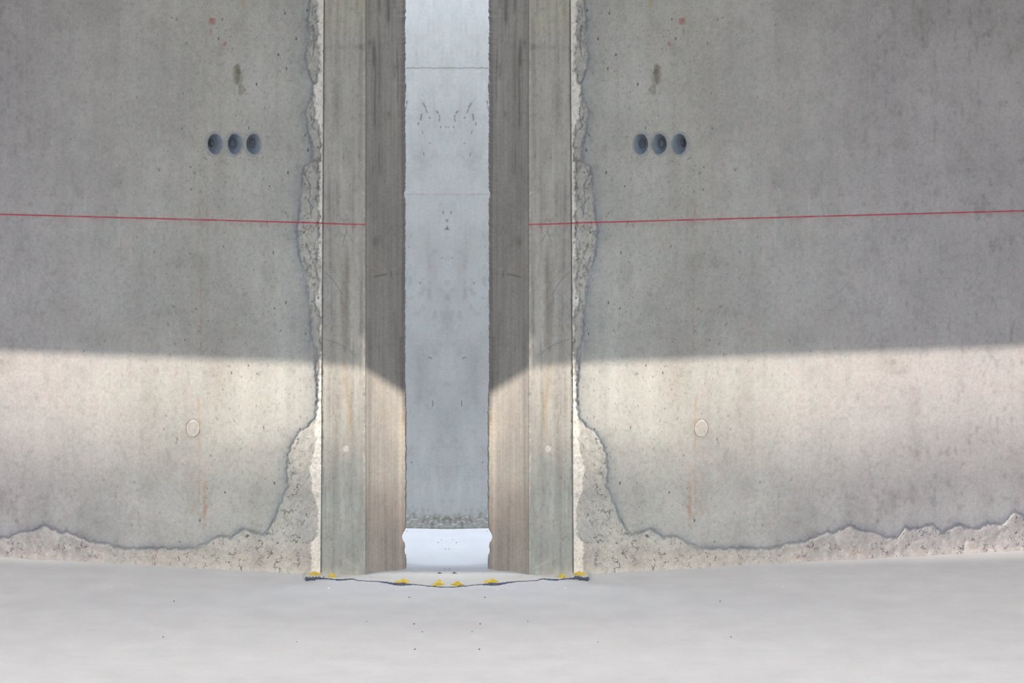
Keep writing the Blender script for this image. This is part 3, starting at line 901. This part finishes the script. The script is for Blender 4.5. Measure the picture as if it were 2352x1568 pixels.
CRK = [(700, 1331), (712, 1330), (730, 1328), (748, 1329), (765, 1331), (790, 1331), (806, 1329), (822, 1333), (842, 1334.5), (862, 1335), (885, 1337), (905, 1341), (930, 1341.5), (950, 1342), (975, 1345), (1000, 1347), (1015, 1348), (1027, 1349)]


def crack_y(px):
    p = AX - abs(px - AX)
    return float(np.interp(p, [c[0] for c in CRK], [c[1] for c in CRK])) + 0.9 * float(fbm(np.array([abs(px - AX) / 6]), np.array([0.5]), 501, 4)[0])


def make_threshold():
    bm = bmesh.new()
    cols = []
    xs = np.linspace(702, 1352, 260)
    for px in xs:
        fx, fy, _ = ground(px, crack_y(px))
        by = 0.012 + 0.003 * math.sin(px * 0.13) * 0.3
        if abs(fx) > 0.115:     # the mortar runs up to the feet of the jambs
            a = abs(fx)
            by = (YB + (YC - YB) * (a - XB) / (XC - XB)) if a < XC else YC + (a - XC) * K
            by = min(by, 0.012) + 0.004
        ring = []
        for t, z in ((0, -0.004), (0, 0.0035), (0.06, 0.0048), (0.35, 0.0052), (0.7, 0.0056), (1, 0.006), (1, -0.004)):
            yy = fy + (by - fy) * t
            zz = z + (0.0009 * float(fbm(np.array([px / 14]), np.array([t * 3]), 503, 3)[0]) if z > 0 else 0)
            ring.append(bm.verts.new((fx, yy, zz)))
        cols.append(ring)
    for a, b in zip(cols[:-1], cols[1:]):
        for i in range(len(a) - 1):
            bm.faces.new((a[i], b[i], b[i + 1], a[i + 1]))
    bm.faces.new(cols[0]); bm.faces.new(cols[-1][::-1])
    o = bm_object('mortar_threshold', bm, M_SILL, label='low grey mortar threshold with ragged front edge lying across the foot of the gap', cat='threshold')
    # dark membrane peeping out of the crack
    bm = bmesh.new()
    prev = None
    WX = [700, 703, 706, 716, 740, 760, 780, 800, 835, 845, 870, 895, 903, 925, 936, 950, 975, 1000, 1027]
    WW = [0.5, 7.0, 8.5, 7.5, 4.5, 3.5, 2.6, 1.5, 0.7, 0.8, 1.5, 2.6, 4.0, 4.2, 3.0, 1.0, 1.0, 1.2, 0.9]
    for px in np.linspace(700, 1354, 330):
        p = AX - abs(px - AX)
        wd = float(np.interp(p, WX, WW)) * (1 + 0.35 * float(fbm(np.array([p / 5]), np.array([1.5]), 507, 3)[0]))
        cy = crack_y(px) - (2.0 if p < 770 else 0)
        a = ground(px, cy + wd * 0.65 + 0.25); b = ground(px, cy + 0.2)
        if prev is None: pass
        hz = 0.0035 + 0.0020 * abs(float(fbm(np.array([p / 4]), np.array([2.5]), 509, 3)[0]))
        hz *= min(1.3, 0.15 + wd / 5)
        v = [bm.verts.new((a[0], a[1], 0.0002)), bm.verts.new((a[0], a[1] + 0.0005, hz * 0.5)), bm.verts.new((b[0], b[1] - 0.0005, hz)), bm.verts.new((b[0], b[1], 0.0002))]
        if prev:
            for i in range(4):
                bm.faces.new((prev[i], v[i], v[(i + 1) % 4], prev[(i + 1) % 4]))
        else:
            bm.faces.new(v)
        prev = v
    bm.faces.new(prev[::-1])
    bm_object('sealing_strip', bm, M_MEMB, smooth=False, parent=o, label='thin blue-black sealing strip along the front crack')


make_threshold()


def lump(name, px, py, lx, lz, ly, mat, seed, z0=0.0, pts=None, **kw):
    """irregular low lump, footprint lx by ly metres, height lz"""
    bm = bmesh.new()
    bmesh.ops.create_icosphere(bm, subdivisions=3, radius=1.0)
    c = ground(px, py, z0)
    for v in bm.verts:
        n = v.co.copy()
        k = 1 + 0.30 * float(fbm(np.array([n.x * 1.7 + seed]), np.array([n.z * 1.7 + n.y * 1.1]), int(seed * 13) + 1, 3)[0])
        tz = n.z * k
        peak = 0.85 + 0.65 * math.exp(-((n.x - 0.25 * math.sin(seed * 3)) / 0.3) ** 2)
        v.co = Vector((c[0] + n.x * k * lx / 2, c[1] + n.y * k * ly / 2, z0 + max(-0.15, tz * peak * 0.7) * lz))
    return bm_object(name, bm, mat, **kw)


# yellow foam squeezed out of the joint, four scraps on each side
foam = [(723, 1320, 0.040, 0.012, 0.02, 'tan-yellow foam scrap at the very {} end of the threshold, beside the wall joint'),
        (764, 1325, 0.028, 0.011, 0.014, 'yellow foam scrap at the foot of the {} jamb, below its front face'),
        (925, 1337, 0.046, 0.010, 0.012, 'long flat yellow foam scrap on the threshold under the inner edge of the {} jamb'),
        (1006, 1343, 0.034, 0.013, 0.012, 'bright yellow pointed foam scrap just {} of the middle of the threshold')]
for side in (-1, 1):
    for i, (px, py, lx, lz, ly, lab) in enumerate(foam):
        x = px if side < 0 else 2 * AX - px
        lump('foam_scrap', x, py, lx, lz, ly, M_FOAM, 1.7 + i * 2.3 + (0.0 if side < 0 else 0.4), 0.004, label=lab.format('left' if side < 0 else 'right'), cat='foam scrap', group='yellow foam scraps in the threshold')
    w_ = 'left' if side < 0 else 'right'
    sx = lambda p: p if side < 0 else 2 * AX - p
    lump('slate_chip', sx(1010), 1317, 0.016, 0.005, 0.006, M_GRNCHIP, 4.1, 0.005, label='dark flat chip on the rear edge of the threshold, %s of its middle' % w_, cat='stone chip', group='dark chips on the rear edge of the threshold')
    lump('mortar_crumb', sx(855), 1326, 0.014, 0.006, 0.010, M_CRUMB, 5.3, 0.003, label='pinkish mortar crumb lying at the front corner of the %s jamb' % w_, cat='crumb', group='mortar crumbs by the jambs')
    lump('white_chip', sx(755.5), 1350.5, 0.010, 0.003, 0.006, M_CHIPW, 6.1, 0.0, label='small white chip on the floor in front of the %s jamb' % w_, cat='stone chip', group='white chips on the floor')
    lump('white_speck', sx(911), 1354.5, 0.004, 0.003, 0.003, M_CHIPW, 6.7, 0.0, label='tiny white speck on the floor below the flat foam scrap at the %s jamb' % w_, cat='stone chip', group='white specks on the floor')
    for px, py, s, lab in ((940, 1372, 0.005, 'small brown grit grain on the floor below the inner edge of the {} jamb'),
                           (951, 1433, 0.005, 'small brown grit grain on the floor midway down in front of the {} jamb'),
                           (953, 1491, 0.005, 'small dark grit grain on the floor nearest the camera, {} of the middle'),
                           (970, 1451, 0.0035, 'tiny grit grain on the floor {} of the middle, between two larger ones'),
                           (400, 1381, 0.0045, 'tiny reddish grit grain on the open floor far to the {} of the gap'),
                           (257, 1348, 0.0045, 'tiny pale grit grain on the floor near the foot of the {} wall'),
                           (375, 1463, 0.0045, 'tiny dark grit grain on the open floor at the {}, nearer the camera'),
                           (842, 1427, 0.0032, 'tiny grit grain on the floor out from the corner of the {} jamb'),
                           (681, 1474, 0.0032, 'tiny grit grain on the floor to the {} of the threshold, near the camera')):
        lump('grit_grain', sx(px), py, s, s * 0.6, s, M_CHIPD if px != 257 else M_CHIPW, px * 0.01, 0.0, label=lab.format(w_), cat='grit', group='grit grains on the front floor')
    for px, py, lab in ((935, 1220, 'dark grit grain on the pale floor behind the gap, in its far {} corner'), (1006, 1246, 'dark grit grain on the pale floor behind the gap, {} of the middle'),
                        (1014, 1239, 'flat dark grit grain behind the gap, {} of the middle and farther back'), (1023, 1261, 'dark grit grain behind the gap, just {} of its middle line'), (1022, 1306, 'faint grit grain close behind the threshold, just {} of the middle')):
        lump('grit_grain', sx(px), py, 0.0035, 0.002, 0.004, M_CHIPD, px * 0.013, 0.0, label=lab.format(w_), cat='grit', group='grit grains behind the gap')

# ------------------------------------------------------------------ plastic conduit sockets
def make_socket(sgn, i):
    px, py = SOCKETS[i]
    px = px if sgn < 0 else 2 * AX - px
    c = on_wall(px, py)
    e = bpy.data.objects.new('conduit_socket', None)
    e.location = c
    e.empty_display_size = 0.02
    pos = ('outermost', 'middle', 'innermost')[i]
    side = 'left' if sgn < 0 else 'right'
    what = ('with a pointed pale stub inside', 'with a round dark stub inside and chipped rim', 'with a ringed flat stub inside')[i]
    link(e, label='blue-grey conduit socket %s, %s in %s wall' % (what, pos, side), cat='conduit socket', group='conduit sockets in the %s wall' % side)
    bpy.context.view_layer.update()
    t = sgn * K          # the wall face tilts; shear depth with x
    ex = 0.755
    s = sgn              # interior leans away from the middle
    def lean(bm):
        for v in bm.verts:
            v.co.y += t * (v.co.x - c[0])
        return bm
    R0 = 0.0352
    # rim: rolled ring, thicker on the outer side
    prof = [(R0 * 0.90, 0.010, 0), (R0 * 1.03, 0.002, 0), (R0 * 1.03, -0.0008, s * 0.0), (R0 * 0.975, -0.0028, s * 0.0004), (R0 * 0.93, -0.0030, -s * 0.0006), (R0 * 0.89, -0.0012, -s * 0.0018), (R0 * 0.875, 0.001, -s * 0.0024), (R0 * 0.85, 0.0008, -s * 0.0030), (R0 * 0.825, 0.003, -s * 0.0036), (R0 * 0.82, 0.010, -s * 0.0036)]
    bm, _ = lathe_bm(prof, *c, ex=ex, wob=0.012 if i == 1 else 0.004, seed=i * 2.1)
    bm_object('rim', lean(bm), M_SOCKRIM, parent=e)
    # cup: leans outwards so that its inner flank is seen
    prof = [(R0 * 0.82, 0.004, -s * 0.0034), (R0 * 0.81, 0.009, -s * 0.0006), (R0 * 0.76, 0.018, s * 0.0055), (R0 * 0.66, 0.028, s * 0.0095), (R0 * 0.55, 0.032, s * 0.0110), (R0 * 0.30, 0.033, s * 0.0110), (0.0001, 0.033, s * 0.0110)]
    bm, _ = lathe_bm(prof, *c, ex=ex)
    bm_object('cup', lean(bm), M_SOCK, parent=e)
    if i == 0:
        prof = [(R0 * 0.36, 0.034, s * 0.0105), (R0 * 0.30, 0.028, s * 0.0100), (R0 * 0.12, 0.017, s * 0.0062), (0.0001, 0.014, s * 0.006)]
    elif i == 1:
        prof = [(R0 * 0.34, 0.034, s * 0.0055), (R0 * 0.34, 0.024, s * 0.0045), (R0 * 0.30, 0.0225, s * 0.0045), (R0 * 0.26, 0.025, s * 0.0045), (0.0001, 0.026, s * 0.0045)]
    else:
        prof = [(R0 * 0.36, 0.034, s * 0.004), (R0 * 0.34, 0.026, s * 0.003), (R0 * 0.28, 0.0245, s * 0.003), (R0 * 0.24, 0.028, s * 0.003), (R0 * 0.16, 0.028, s * 0.003), (R0 * 0.13, 0.025, s * 0.003), (R0 * 0.07, 0.0285, s * 0.003), (0.0001, 0.0285, s * 0.003)]
    bm, _ = lathe_bm(prof, *c, n=32, ex=0.62)
    bm_object('stub', lean(bm), M_KNOB, parent=e)


for sg in (-1, 1):
    for i in range(3):
        make_socket(sg, i)

# ------------------------------------------------------------------ filled tie holes
def make_plug(px, py, rx, rz, mat, name, label, group, jamb=False, dome=0.002):
    if jamb:
        u = abs(px - AX)
        a = u / F * (CD - 0.012)
        c = [(1 if px > AX else -1) * a, K * (a - XJ), CH - (py - HOR) / F * (CD + K * (a - XJ))]
    else:
        c = on_wall(px, py)
    s = 1 if px > AX else -1
    bm = bmesh.new()
    rings = []
    n = 40
    for r, dy in ((1.0, 0.006), (1.0, -0.0002), (0.93, -0.0011), (0.8, -0.0009), (0.55, -0.0006), (0.3, -0.0010), (0.05, -0.0012)):
        ring = []
        for i in range(n):
            a = 2 * math.pi * i / n
            k = 1 + 0.03 * math.sin(2 * a + 0.6) + 0.02 * math.sin(5 * a)
            x, z = r * k * rx * math.cos(a), r * k * rz * math.sin(a)
            bumpy = 0.0007 * float(fbm(np.array([x * 220 * s]), np.array([z * 160]), 601, 3)[0]) if dy < 0 else 0
            ring.append(bm.verts.new((c[0] + x, c[1] + s * K * x + dy * (dome / 0.0012 if dy < 0 else 1) + bumpy - (0.0004 if dy < 0 else 0), c[2] + z)))
        rings.append(ring)
    for a, b in zip(rings[:-1], rings[1:]):
        for i in range(n):
            bm.faces.new((a[i], a[(i + 1) % n], b[(i + 1) % n], b[i]))
    bm.faces.new(rings[-1])
    bm_object(name, bm, mat, label=label, cat='mortar plug', group=group)


for px, w_ in ((443.5, 'left'), (2 * AX - 443.5, 'right')):
    make_plug(px, 984, 0.0185, 0.0255, M_PLUG, 'mortar_plug', 'round mortar-filled tie hole in the sunlit lower part of the %s wall' % w_, 'filled tie holes in the walls', dome=0.0012)
for px, w_ in ((795, 'left'), (2 * AX - 795, 'right')):
    make_plug(px, 1031, 0.0085, 0.0095, M_PATCH, 'filler_spot', 'small pale round filler spot low on the front face of the %s jamb' % w_, 'pale filler spots on the jambs', jamb=True, dome=0.0006)
